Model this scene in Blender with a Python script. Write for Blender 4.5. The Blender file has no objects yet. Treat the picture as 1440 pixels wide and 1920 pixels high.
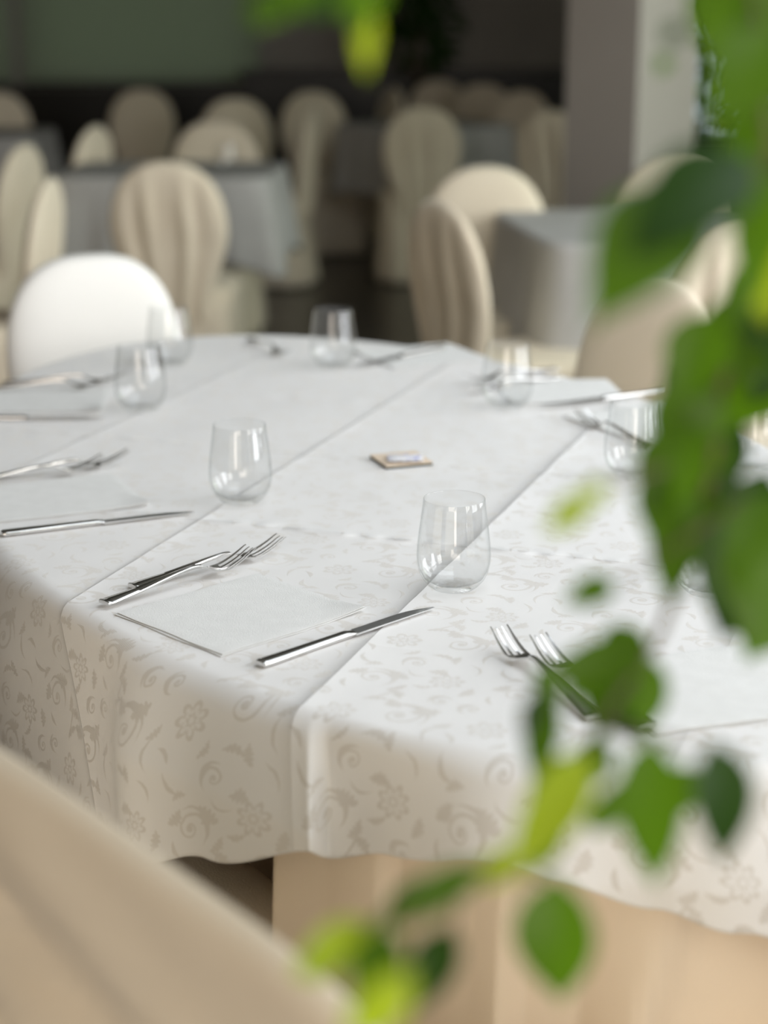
import bpy, bmesh, math, random
from mathutils import Vector, Matrix, noise as mnoise
random.seed(7)
PI = math.pi
scene = bpy.context.scene
COL = scene.collection

# ------------------------------------------------------------------ camera
CAM_Z, F_PX = 1.41, 3350.0
PITCH = math.atan(960 / F_PX)
cd = bpy.data.cameras.new('camera'); cam = bpy.data.objects.new('camera', cd); COL.objects.link(cam)
cam.location = (0, 0, CAM_Z); cam.rotation_euler = (PI/2 - PITCH, 0, 0)
cd.sensor_fit = 'HORIZONTAL'; cd.sensor_width = 24.0; cd.lens = 24.0 * F_PX / 1440.0
cd.clip_start = 0.05; cd.clip_end = 200
cd.dof.use_dof = True; cd.dof.focus_distance = 2.02; cd.dof.aperture_fstop = 2.05
cd.dof.aperture_blades = 9
scene.camera = cam

# ------------------------------------------------------------------ light
scene.view_settings.view_transform = 'Standard'
scene.view_settings.look = 'None'
scene.view_settings.gamma = 1.0
scene.view_settings.exposure = 0.36
try:
    scene.view_settings.use_curve_mapping = False
except Exception:
    pass
world = bpy.data.worlds.new('sky'); scene.world = world; world.use_nodes = True
wn = world.node_tree.nodes; wl = world.node_tree.links
bg = wn['Background']; bg.inputs['Strength'].default_value = 0.55
bg.inputs['Color'].default_value = (0.80, 0.92, 1.0, 1)

def area(name, loc, target, sx, sy, power, color):
    ld = bpy.data.lights.new(name, 'AREA'); ld.shape = 'RECTANGLE'; ld.size = sx; ld.size_y = sy
    ld.energy = power; ld.color = color
    o = bpy.data.objects.new(name, ld); COL.objects.link(o); o.location = loc
    o.rotation_euler = (Vector(target) - Vector(loc)).to_track_quat('-Z', 'Y').to_euler()
    return o
# daylight through the right hand windows, plus an added window lamp, roof light and front fill, all unseen
area('window_or_added_light', (3.38, -1.1, 1.75), (0, -.2, 1.2), 1.5, 2.3, 60, (1.0, 0.97, 0.92))  # added window lamp, unseen, to brighten cloth folds facing right
area('window_or_added_light', (3.38, 1.1, 1.75), (0, 1.1, 1.35), 1.5, 2.3, 68, (0.97, 0.98, 1.0))
area('window_or_added_light', (3.38, 3.3, 1.75), (0, 3.3, 1.35), 1.5, 2.3, 68, (0.97, 0.98, 1.0))
area('window_or_added_light', (3.38, 5.5, 1.75), (0, 5.5, 1.35), 1.5, 2.3, 38, (0.86, 1.0, 0.80))
area('added_roof_light', (1.3, 2.2, 3.32), (1.3, 2.2, 0), 2.4, 3.4, 38, (0.93, 0.97, 1.0))  # unseen roof light put in for the tabletop, set right to slant
area('front_fill', (-0.6, -2.68, 1.5), (-0.1, 2.0, 0.9), 2.4, 2.2, 56, (1.0, 0.86, 0.72))  # warm fill added behind the camera for front faces and the near chair

scene.cycles.use_denoising = True
scene.cycles.adaptive_threshold = 0.02
scene.cycles.max_bounces = 8

# ------------------------------------------------------------------ helpers
def T(x, y, z=0.76):
    """point of the photograph at world height z"""
    v = (y - 960) / F_PX
    zc = (CAM_Z - z) / (math.sin(PITCH) + v * math.cos(PITCH))
    return Vector((zc * (x - 720) / F_PX, zc * (math.cos(PITCH) - v * math.sin(PITCH)), z))

def D(x, y, zc):
    """point of the photograph at depth zc"""
    v = (y - 960) / F_PX
    return Vector((zc * (x - 720) / F_PX, zc * (math.cos(PITCH) - v * math.sin(PITCH)),
                   CAM_Z - zc * (math.sin(PITCH) + v * math.cos(PITCH))))

def obj(name, bm, mat, parent=None, smooth=True, angle=None):
    me = bpy.data.meshes.new(name)
    bm.normal_update(); bm.to_mesh(me); bm.free()
    o = bpy.data.objects.new(name, me); COL.objects.link(o)
    for m in (mat if isinstance(mat, (list, tuple)) else [mat]):
        me.materials.append(m)
    if smooth:
        me.shade_smooth()
        if angle is not None:
            try: me.set_sharp_from_angle(angle=math.radians(angle))
            except Exception: pass
    if parent: o.parent = parent
    return o

def tag(o, label, cat, group=None, kind=None):
    if label: o['label'] = label
    if cat: o['category'] = cat
    if group: o['group'] = group
    if kind: o['kind'] = kind
    return o

def empty(name, label, cat, loc=(0, 0, 0), rz=0, group=None):
    o = bpy.data.objects.new(name, None); COL.objects.link(o); o.empty_display_size = .05
    o.location = loc; o.rotation_euler = (0, 0, rz)
    return tag(o, label, cat, group)

def struct(o):
    o['kind'] = 'structure'; return o

def copy_tree(o, parent=None):
    c = o.copy(); COL.objects.link(c); c.parent = parent
    for ch in list(o.children): copy_tree(ch, c)
    return c

def box(bm, x0, x1, y0, y1, z0, z1):
    v = [bm.verts.new(p) for p in ((x0,y0,z0),(x1,y0,z0),(x1,y1,z0),(x0,y1,z0),(x0,y0,z1),(x1,y0,z1),(x1,y1,z1),(x0,y1,z1))]
    for f in ((3,2,1,0),(4,5,6,7),(0,1,5,4),(1,2,6,5),(2,3,7,6),(3,0,4,7)):
        bm.faces.new([v[i] for i in f])
    return v

def bevel(bm, w, seg=2):
    bmesh.ops.bevel(bm, geom=list(bm.edges), offset=w, segments=seg, profile=.5, affect='EDGES', clamp_overlap=True)

def lathe(bm, prof, n=48, c=(0, 0)):
    rings = []
    for r, z in prof:
        if r < 1e-6: rings.append([bm.verts.new((c[0], c[1], z))])
        else: rings.append([bm.verts.new((c[0]+r*math.cos(2*PI*i/n), c[1]+r*math.sin(2*PI*i/n), z)) for i in range(n)])
    for a, b in zip(rings, rings[1:]):
        for i in range(n):
            j = (i+1) % n
            if len(a) == 1 and len(b) == 1: continue
            if len(a) == 1: bm.faces.new((a[0], b[i], b[j]))
            elif len(b) == 1: bm.faces.new((a[i], a[j], b[0]))
            else: bm.faces.new((a[i], a[j], b[j], b[i]))

def loft(bm, rings, closed=True, cap=False):
    vs = [[bm.verts.new(p) for p in r] for r in rings]
    n = len(vs[0])
    for a, b in zip(vs, vs[1:]):
        for i in range(n if closed else n-1):
            j = (i+1) % n
            bm.faces.new((a[i], a[j], b[j], b[i]))
    if cap:
        bm.faces.new(list(reversed(vs[0]))); bm.faces.new(vs[-1])
    return vs

def tube(bm, pts, rad, n=8):
    pts = [Vector(p) for p in pts]; rings = []
    for i, p in enumerate(pts):
        t = (pts[min(i+1, len(pts)-1)] - pts[max(i-1, 0)]).normalized()
        a = t.cross(Vector((0, 0, 1)))
        if a.length < .1: a = t.cross(Vector((1, 0, 0)))
        a.normalize(); b = t.cross(a)
        r = rad[i] if isinstance(rad, (list, tuple)) else rad
        rings.append([p + a*r*math.cos(2*PI*k/n) + b*r*math.sin(2*PI*k/n) for k in range(n)])
    loft(bm, rings, cap=True)

# ------------------------------------------------------------------ materials
def mat(name, color, rough=.6, spec=.5, metal=0.0, **kw):
    m = bpy.data.materials.new(name); m.use_nodes = True
    b = m.node_tree.nodes['Principled BSDF']
    b.inputs['Base Color'].default_value = (*color, 1)
    b.inputs['Roughness'].default_value = rough
    b.inputs['Specular IOR Level'].default_value = spec
    b.inputs['Metallic'].default_value = metal
    for k, v in kw.items():
        b.inputs[k.replace('_', ' ')].default_value = v
    return m

def add_noise(m, c1, c2, scale=8, coord='Object', detail=4, bump=0.0, bscale=300, stretch=None):
    nt = m.node_tree; N = nt.nodes; L = nt.links; b = N['Principled BSDF']
    tc = N.new('ShaderNodeTexCoord'); src = tc.outputs[coord]
    if stretch:
        mp = N.new('ShaderNodeMapping'); mp.inputs['Scale'].default_value = stretch
        L.new(src, mp.inputs['Vector']); src = mp.outputs['Vector']
    n = N.new('ShaderNodeTexNoise'); n.inputs['Scale'].default_value = scale; n.inputs['Detail'].default_value = detail
    L.new(src, n.inputs['Vector'])
    r = N.new('ShaderNodeValToRGB'); r.color_ramp.elements[0].color = (*c1, 1); r.color_ramp.elements[1].color = (*c2, 1)
    r.color_ramp.elements[0].position = .3; r.color_ramp.elements[1].position = .7
    L.new(n.outputs['Fac'], r.inputs['Fac']); L.new(r.outputs['Color'], b.inputs['Base Color'])
    if bump:
        n2 = N.new('ShaderNodeTexNoise'); n2.inputs['Scale'].default_value = bscale
        L.new(src, n2.inputs['Vector'])
        bp = N.new('ShaderNodeBump'); bp.inputs['Strength'].default_value = bump; bp.inputs['Distance'].default_value = .002
        L.new(n2.outputs['Fac'], bp.inputs['Height']); L.new(bp.outputs['Normal'], b.inputs['Normal'])
    return m

class G:
    """small expression builder over math nodes"""
    def __init__(s, nt): s.nt = nt
    def m(s, op, a, b=None, c=None, clamp=False):
        n = s.nt.nodes.new('ShaderNodeMath'); n.operation = op; n.use_clamp = clamp
        for i, v in enumerate((a, b, c)):
            if v is None: continue
            if isinstance(v, (int, float)): n.inputs[i].default_value = v
            else: s.nt.links.new(v, n.inputs[i])
        return n.outputs[0]
    def add(s, a, b): return s.m('ADD', a, b)
    def sub(s, a, b): return s.m('SUBTRACT', a, b)
    def mul(s, a, b): return s.m('MULTIPLY', a, b)
    def lt(s, a, b, soft=.0005):      # 1 where a<b, soft edge
        return s.m('MULTIPLY', s.m('SUBTRACT', b, a), 1/soft, clamp=True)
    def mx(s, a, b): return s.m('MAXIMUM', a, b)
    def mn(s, a, b): return s.m('MINIMUM', a, b)

def damask(m, tile=(.150, .205)):
    """woven scroll and flower pattern, mask output; built from spirals, rosettes and leaves"""
    nt = m.node_tree; g = G(nt); N = nt.nodes; L = nt.links
    uv = N.new('ShaderNodeUVMap'); uv.uv_map = 'UVMap'
    nz = N.new('ShaderNodeTexNoise'); nz.inputs['Scale'].default_value = 40; nz.inputs['Detail'].default_value = 3; nz.inputs['Roughness'].default_value = .62
    L.new(uv.outputs[0], nz.inputs['Vector'])
    sp = N.new('ShaderNodeSeparateXYZ'); L.new(uv.outputs[0], sp.inputs[0])
    sc = N.new('ShaderNodeSeparateColor'); L.new(nz.outputs['Color'], sc.inputs[0])
    U0, V0 = sp.outputs[0], sp.outputs[1]
    U = g.add(U0, g.mul(g.sub(sc.outputs[0], .5), .007)); V = g.add(V0, g.mul(g.sub(sc.outputs[1], .5), .007))
    TU, TV = tile
    def loc(cx, cy, rot=0, flip=1):
        a = g.m('WRAP', g.sub(U, cx), TU/2, -TU/2); b = g.m('WRAP', g.sub(V, cy), TV/2, -TV/2)
        if rot:
            c, s_ = math.cos(rot), math.sin(rot)
            a2 = g.add(g.mul(a, c), g.mul(b, s_)); b = g.sub(g.mul(b, c), g.mul(a, s_)); a = a2
        if flip < 0: b = g.mul(b, -1)
        return a, b
    def rad(a, b): return g.m('SQRT', g.add(g.mul(a, a), g.mul(b, b)))
    outs = []
    def spiral(cx, cy, rot, flip, rmax, grow=.20, w=.0011, lim=2.4):
        a, b = loc(cx, cy, rot, flip); r = rad(a, b); th = g.m('ARCTAN2', b, a)
        ph = g.sub(g.mul(th, 1/(2*PI)), g.mul(g.m('LOGARITHM', g.m('MAXIMUM', g.mul(r, 1/rmax), 1e-4), math.e), 1/(2*PI*grow)))
        fr = g.m('ABSOLUTE', g.m('WRAP', ph, .5, -.5))
        dist = g.mul(g.mul(fr, r), 2*PI*grow)
        wid = g.add(g.mul(r, .05), w)
        line = g.mul(g.lt(dist, wid), g.mul(g.lt(r, rmax), g.lt(rmax*.12, r)))
        # thick crescent on the outer turn
        ang = g.m('ABSOLUTE', g.sub(th, -1.2))
        cres = g.mul(g.lt(g.m('ABSOLUTE', g.sub(r, rmax*.98)), g.sub(.0034, g.mul(ang, .0022))), 1)
        outs.append(g.mx(line, cres)); outs.append(g.lt(r, rmax*.15))
    def rose(cx, cy, R, k, rot=0):
        a, b = loc(cx, cy, rot); r = rad(a, b); th = g.m('ARCTAN2', b, a)
        edge = g.mul(g.add(g.mul(g.m('ABSOLUTE', g.m('COSINE', g.mul(th, k/2))), .42), .58), R)
        q = g.m('DIVIDE', r, edge)
        outer = g.mul(g.lt(q, 1, .05), g.lt(.70, q, .05))
        vein = g.lt(g.m('ABSOLUTE', g.m('COSINE', g.mul(th, k))), .35, .1)
        mid = g.mul(g.mul(g.lt(q, .72, .05), g.lt(.38, q, .05)), vein)
        cen = g.mul(g.lt(q, .36, .05), g.lt(.16, q, .05))
        outs.extend([outer, mid, cen])
    def leaf(cx, cy, rot, ln, w, bend=0.0):
        a, b = loc(cx, cy, rot)
        t = g.mul(a, 1/ln)
        b2 = g.sub(b, g.mul(g.mul(t, t), bend))
        prof = g.mul(g.sub(1, g.mul(t, t)), w)
        if w > .003: prof = g.mul(prof, g.m('MULTIPLY_ADD', g.m('ABSOLUTE', g.m('SINE', g.add(g.mul(t, 7.5), 1.0))), .75, .55))
        outs.append(g.mul(g.lt(g.m('ABSOLUTE', b2), prof), g.lt(g.m('ABSOLUTE', t), 1, .05)))
    rose(.034, .045, .021, 7, .3)
    rose(.112, .150, .019, 8, 1.1)
    spiral(.094, .052, 2.0, 1, .029)
    spiral(.038, .138, -.6, -1, .024)
    spiral(.122, .098, 1.0, -1, .013)
    spiral(.068, .190, 3.6, 1, .015)
    spiral(.006, .088, -2.2, 1, .012)
    leaf(.066, .100, 1.0, .026, .0018, .010); leaf(.060, .088, .2, .015, .0042, -.005)
    leaf(.078, .104, 2.3, .014, .0050, .006); leaf(.072, .118, .9, .012, .0045, .004)
    leaf(.130, .022, 1.4, .020, .0022, -.010); leaf(.142, .040, .5, .011, .0040, .004)
    leaf(.012, .185, -.9, .018, .0028, .008); leaf(.026, .176, .3, .010, .0042, -.004)
    leaf(.090, .012, 2.8, .015, .0040, .006); leaf(.104, .004, 1.7, .012, .0045, -.003)
    leaf(.134, .190, 2.0, .017, .0020, .008); leaf(.094, .128, 0.2, .012, .0035, .005)
    leaf(.118, .066, .3, .016, .0085, .004); leaf(.060, .150, 2.5, .015, .0080, -.004); leaf(.080, .078, -.8, .013, .0070, .004)
    leaf(.140, .128, 1.2, .013, .0060, .003); leaf(.020, .150, .8, .012, .0065, .003); leaf(.098, .172, 2.9, .012, .0060, .004)
    leaf(.008, .018, 2.2, .013, .0030, .005); leaf(.075, .158, -.4, .016, .0018, .009)
    leaf(.055, .012, .9, .011, .0035, .004); leaf(.014, .115, 1.9, .012, .0030, -.004)
    o = outs[0]
    for x in outs[1:]: o = g.mx(o, x)
    hatch = g.m('SINE', g.mul(g.add(g.mul(U0, .8), V0), 2*PI/.0019))
    hatch = g.m('MULTIPLY_ADD', hatch, .35, .72)
    return g, uv, U0, V0, g.mul(o, hatch), hatch, o

# crease directions of the tablecloth
E1 = Vector((.944, -.330)); E2 = Vector((.330, .944))
def linen_damask(name, base, dark, creases=True):
    m = bpy.data.materials.new(name); m.use_nodes = True
    nt = m.node_tree; N = nt.nodes; L = nt.links; b = N['Principled BSDF']
    g, uv, U, V, mask, hatch, raw = damask(m)
    mix = N.new('ShaderNodeMix'); mix.data_type = 'RGBA'
    mix.inputs[6].default_value = (*base, 1); mix.inputs[7].default_value = (*dark, 1)
    L.new(mask, mix.inputs[0]); L.new(mix.outputs[2], b.inputs['Base Color'])
    # satin motif: glossier than the ground, so it pales where the table is seen at a glance
    L.new(g.add(.62, g.mul(raw, -.22)), b.inputs['Roughness'])
    L.new(g.add(.30, g.mul(raw, .35)), b.inputs['Specular IOR Level'])
    L.new(g.add(.12, g.mul(raw, .75)), b.inputs['Sheen Weight']); b.inputs['Sheen Roughness'].default_value = .45
    # height: pressed creases, weave and soft slack
    h = g.mul(mask, .00012)
    if creases:
        n1 = N.new('ShaderNodeTexNoise'); n1.inputs['Scale'].default_value = 9; L.new(uv.outputs[0], n1.inputs['Vector'])
        n2 = N.new('ShaderNodeTexNoise'); n2.inputs['Scale'].default_value = 30; n2.inputs['Detail'].default_value = 0; L.new(uv.outputs[0], n2.inputs['Vector'])
        n3 = N.new('ShaderNodeTexNoise'); n3.inputs['Scale'].default_value = 5; n3.inputs['Detail'].default_value = 2; L.new(uv.outputs[0], n3.inputs['Vector'])
        wob = g.mul(g.sub(n1.outputs['Fac'], .5), .004)
        for u0, amp, wid in ((-.962, .0022, .018), (-.600, .0050, .042), (-.240, .0012, .025), (-1.32, .0015, .015), (.12, .0015, .015)):
            d = g.sub(g.add(U, wob), u0)
            e_ = g.m('EXPONENT', g.mn(g.mul(d, 1/(wid*.24)), g.mul(d, -1/wid)))
            h = g.add(h, g.mul(e_, amp))
        for v0, amp, wid in ((2.030, .0060, .009), (2.40, .0022, .010), (2.76, .0022, .010), (1.66, .0004, .01)):
            d = g.m('ABSOLUTE', g.sub(g.add(V, wob), v0))
            puck = g.m('MULTIPLY_ADD', n2.outputs['Fac'], 2.4, -.55)
            h = g.add(h, g.mul(g.mul(g.m('EXPONENT', g.mul(d, -1/wid)), amp), g.mx(puck, .2)))
        h = g.add(h, g.mul(n3.outputs['Fac'], .006))
    wv = g.mul(g.mul(g.m('SINE', g.mul(U, 2*PI/.0011)), g.m('SINE', g.mul(V, 2*PI/.0011))), .00003)
    h = g.add(h, wv)
    bp = N.new('ShaderNodeBump'); bp.inputs['Strength'].default_value = 1.0; bp.inputs['Distance'].default_value = 1.0
    L.new(h, bp.inputs['Height']); L.new(bp.outputs['Normal'], b.inputs['Normal'])
    return m

M = {}
M['cloth'] = linen_damask('white_damask_linen', (.80, .785, .775), (.60, .56, .515))
M['cloth_dim'] = add_noise(mat('dimmed_white_linen', (.7, .7, .7), .8, .2), (.48, .47, .455), (.54, .53, .515), 6, bump=.2)  # white linen with the dimness of the back put into its grey
M['napkin'] = add_noise(mat('napkin_linen', (.8, .8, .78), .85, .2), (.75, .745, .73), (.79, .785, .77), 40, bump=.35, bscale=900)
M['cover'] = add_noise(mat('cream_slipcover', (.7, .6, .45), .7, .3, Sheen_Weight=.2), (.82, .71, .545), (.87, .77, .61), 4, bump=.25, bscale=400)
M['cover_lit'] = add_noise(mat('lit_cream_slipcover', (.8, .8, .78), .75, .3), (.84, .82, .78), (.88, .86, .82), 4, bump=.2, bscale=400)  # the cream cover again, window overexposure put into a whiter colour
M['skirt'] = add_noise(mat('beige_skirt_cloth', (.6, .45, .3), .75, .3), (.79, .65, .50), (.84, .71, .56), 3, bump=.2, bscale=500)
M['steel'] = mat('polished_steel', (.72, .71, .70), .18, .5, 1.0)
M['blade'] = mat('brushed_steel_blade', (.74, .74, .74), .36, .5, 1.0)
M['wood'] = add_noise(mat('mahogany_wood', (.1, .02, .02), .35), (.06, .012, .01), (.12, .03, .02), 6, stretch=(1, 1, .1))
M['wall'] = add_noise(mat('dark_grey_plaster', (.06, .06, .055), .85), (.36, .335, .31), (.42, .395, .365), 3)
M['wall_light'] = add_noise(mat('warm_plaster', (.6, .55, .5), .85), (.34, .28, .21), (.38, .31, .24), 3)
M['ceiling'] = add_noise(mat('ceiling_paint', (.6, .6, .58), .9), (.27, .26, .24), (.31, .30, .28), 2)
M['pillar'] = add_noise(mat('taupe_pillar_paint', (.5, .45, .4), .7), (.46, .42, .38), (.50, .46, .42), 2, bump=.1, bscale=60)
M['floor'] = add_noise(mat('dark_stone_tile', (.05, .045, .04), .3), (.040, .034, .026), (.060, .052, .040), 5)
M['frame'] = mat('dark_window_frame', (.04, .04, .038), .4)
M['black'] = add_noise(mat('black_lacquer', (.012, .012, .012), .35), (.010, .010, .009), (.016, .015, .014), 5)
M['pot'] = add_noise(mat('terracotta', (.35, .16, .09), .8), (.30, .14, .08), (.38, .18, .1), 9)
M['soil'] = add_noise(mat('soil', (.04, .03, .02), .95), (.03, .02, .012), (.05, .035, .02), 30)
M['bark'] = add_noise(mat('twig_bark', (.16, .12, .06), .8), (.10, .085, .035), (.20, .15, .08), 20)
M['card'] = add_noise(mat('beige_card', (.72, .58, .44), .7), (.70, .57, .44), (.76, .62, .48), 30)
M['card_edge'] = mat('dark_green_felt', (.05, .06, .05), .9)
M['hedge'] = add_noise(mat('hedge_leaves', (.06, .13, .02), .6), (.03, .08, .012), (.16, .24, .04), 3)

def glass_mat(name, tint_edge, extra=0.0):
    """thin walled clear glass: light passes straight, faces mirror by Fresnel"""
    m = bpy.data.materials.new(name); m.use_nodes = True; nt = m.node_tree; N = nt.nodes; L = nt.links
    N.remove(N['Principled BSDF']); out = N['Material Output']
    tr = N.new('ShaderNodeBsdfTransparent'); gl = N.new('ShaderNodeBsdfGlossy'); gl.inputs['Roughness'].default_value = .015
    lw = N.new('ShaderNodeLayerWeight'); lw.inputs['Blend'].default_value = .25
    rp = N.new('ShaderNodeValToRGB'); rp.color_ramp.elements[0].color = (.992, .995, .995, 1); rp.color_ramp.elements[0].position = .35
    rp.color_ramp.elements[1].color = (*tint_edge, 1); rp.color_ramp.elements[1].position = 1.0
    L.new(lw.outputs['Facing'], rp.inputs['Fac']); L.new(rp.outputs['Color'], tr.inputs['Color'])
    fw = N.new('ShaderNodeLayerWeight'); fw.inputs['Blend'].default_value = .5
    pw = N.new('ShaderNodeMath'); pw.operation = 'POWER'; pw.inputs[1].default_value = 5.0; L.new(fw.outputs['Facing'], pw.inputs[0])
    mm = N.new('ShaderNodeMath'); mm.operation = 'MULTIPLY_ADD'; mm.inputs[1].default_value = .6; mm.inputs[2].default_value = .058+extra
    mm.use_clamp = True
    L.new(pw.outputs[0], mm.inputs[0])
    mx = N.new('ShaderNodeMixShader'); L.new(mm.outputs[0], mx.inputs[0]); L.new(tr.outputs[0], mx.inputs[1]); L.new(gl.outputs[0], mx.inputs[2])
    L.new(mx.outputs[0], out.inputs['Surface'])
    return m
M['glass'] = glass_mat('clear_tumbler_glass', (.91, .93, .93), 0.0)
M['pane'] = glass_mat('window_pane_glass', (.85, .9, .88), 0.0)

def leaf_mat(name, refl, trans, tmix=.5):
    m = bpy.data.materials.new(name); m.use_nodes = True; nt = m.node_tree; N = nt.nodes; L = nt.links
    b = N['Principled BSDF']; b.inputs['Base Color'].default_value = (*refl, 1); b.inputs['Roughness'].default_value = .38
    b.inputs['Specular IOR Level'].default_value = .35
    n = N.new('ShaderNodeTexNoise'); n.inputs['Scale'].default_value = 25
    tc = N.new('ShaderNodeTexCoord'); L.new(tc.outputs['Object'], n.inputs['Vector'])
    mc = N.new('ShaderNodeMix'); mc.data_type = 'RGBA'; L.new(n.outputs['Fac'], mc.inputs[0])
    mc.inputs[6].default_value = (*[c*.7 for c in refl], 1); mc.inputs[7].default_value = (*[c*1.35 for c in refl], 1)
    L.new(mc.outputs[2], b.inputs['Base Color'])
    t = N.new('ShaderNodeBsdfTranslucent'); t.inputs['Color'].default_value = (*trans, 1)
    mx = N.new('ShaderNodeMixShader'); mx.inputs[0].default_value = tmix
    L.new(b.outputs[0], mx.inputs[1]); L.new(t.outputs[0], mx.inputs[2]); L.new(mx.outputs[0], N['Material Output'].inputs['Surface'])
    return m
M['leaf'] = leaf_mat('ficus_leaf', (.085, .19, .010), (.15, .32, .008), .5)
M['leaf_yellow'] = leaf_mat('yellow_green_ficus_leaf', (.42, .58, .03), (.70, .85, .03), .5)
M['leaf_deep'] = leaf_mat('deep_green_ficus_leaf', (.028, .078, .012), (.05, .13, .010), .35)
LEAFM = [M['leaf'], M['leaf_yellow'], M['leaf_deep']]

# ------------------------------------------------------------------ room shell
X0, X1, Y0, Y1, ZC = -5.0, 3.2, -2.5, 13.5, 3.2
bm = bmesh.new(); box(bm, X0-.15, X1+.15, Y0-.15, Y1+.15, -.1, 0); struct(obj('floor', bm, M['floor'], smooth=False))
# tile joints are in the floor material
nt = M['floor'].node_tree; br = nt.nodes.new('ShaderNodeTexBrick'); br.offset = 0; br.inputs['Scale'].default_value = 1.0
br.inputs['Brick Width'].default_value = .6; br.inputs['Row Height'].default_value = .6; br.inputs['Mortar Size'].default_value = .006
br.inputs['Mortar'].default_value = (.02, .018, .015, 1)
tc = nt.nodes.new('ShaderNodeTexCoord'); nt.links.new(tc.outputs['Object'], br.inputs['Vector'])
rr = [n for n in nt.nodes if n.type == 'VALTORGB'][0]
nt.links.new(rr.outputs['Color'], br.inputs['Color1']); nt.links.new(rr.outputs['Color'], br.inputs['Color2'])
nt.links.new(br.outputs['Color'], nt.nodes['Principled BSDF'].inputs['Base Color'])

# ceiling with an opening cut for the added roof light
bm = bmesh.new()
rx0, rx1, ry0, ry1 = 0.0, 2.6, .4, 4.0
box(bm, X0, rx0, Y0, Y1, ZC, ZC+.1); box(bm, rx1, X1, Y0, Y1, ZC, ZC+.1)
box(bm, rx0, rx1, Y0, ry0, ZC, ZC+.1); box(bm, rx0, rx1, ry1, Y1, ZC, ZC+.1)
struct(obj('ceiling', bm, M['ceiling'], smooth=False))
bm = bmesh.new(); box(bm, X0-.15, X0, Y0, Y1, 0, ZC); struct(obj('wall_left', bm, M['wall_light'], smooth=False))

def wall_with_holes(name, axis, c0, c1, a0, a1, holes, m):
    """holes: list of (a0,a1,z0,z1) sorted along the wall"""
    bm = bmesh.new()
    def seg(p0, p1, z0, z1):
        if p1-p0 < 1e-4 or z1-z0 < 1e-4: return
        if axis == 'x': box(bm, p0, p1, c0, c1, z0, z1)
        else: box(bm, c0, c1, p0, p1, z0, z1)
    p = a0
    for h0, h1, z0, z1 in holes:
        seg(p, h0, 0, ZC); seg(h0, h1, 0, z0); seg(h0, h1, z1, ZC); p = h1
    seg(p, a1, 0, ZC)
    return struct(obj(name, bm, m, smooth=False))
BW = [(-4.6, -2.74, .86, 2.75), (-2.62, -.93, .86, 2.75), (1.72, 3.05, .35, 2.9)]
wall_with_holes('wall_back', 'x', Y1, Y1+.15, X0, X1, BW, M['wall'])
RW = [(-1.85, -.35, .55, 2.9), (.35, 1.85, .55, 2.9), (2.55, 4.05, .55, 2.9), (4.75, 6.25, .55, 2.9)]  # first opening added for the extra window lamp
wall_with_holes('wall_right', 'y', X1, X1+.15, Y0, Y1, RW, M['wall_light'])
wall_with_holes('wall_front', 'x', Y0-.15, Y0, X0, X1, [(-1.8, .6, .02, 2.6)], M['wall_light'])  # opening shifted left for the added front fill

def window(name, axis, c, a0, a1, z0, z1, mull=(1, 0)):
    bm = bmesh.new(); t = .05; d = .03
    def b_(p0, p1, q0, q1):
        if axis == 'x': box(bm, p0, p1, c-d, c+d, q0, q1)
        else: box(bm, c-d, c+d, p0, p1, q0, q1)
    b_(a0, a0+t, z0, z1); b_(a1-t, a1, z0, z1); b_(a0+t, a1-t, z0, z0+t); b_(a0+t, a1-t, z1-t, z1)
    for k in range(mull[0]):
        x = a0 + (a1-a0)*(k+1)/(mull[0]+1); b_(x-.02, x+.02, z0+t, z1-t)
    w = struct(obj(name, bm, M['frame'], smooth=False))
    bm = bmesh.new()
    if axis == 'x': box(bm, a0+t, a1-t, c-.003, c+.003, z0+t, z1-t)
    else: box(bm, c-.003, c+.003, a0+t, a1-t, z0+t, z1-t)
    obj('window_pane', bm, M['pane'], w, smooth=False)
    return w
n = 0
for a0, a1, z0, z1 in RW:
    n += 1; window('window_%d' % n, 'y', X1+.09, a0, a1, z0, z1)
for a0, a1, z0, z1 in BW:
    n += 1; window('window_%d' % n, 'x', Y1+.10, a0, a1, z0, z1, (0 if a0 < 0 else 1, 0))
# black skirting along the back wall
bm = bmesh.new(); box(bm, X0, X1, Y1-.02, Y1, 0, .34); box(bm, X0, 1.66, Y1-.02, Y1, .34, .79); struct(obj('baseboard_back', bm, M['black'], smooth=False))

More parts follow.
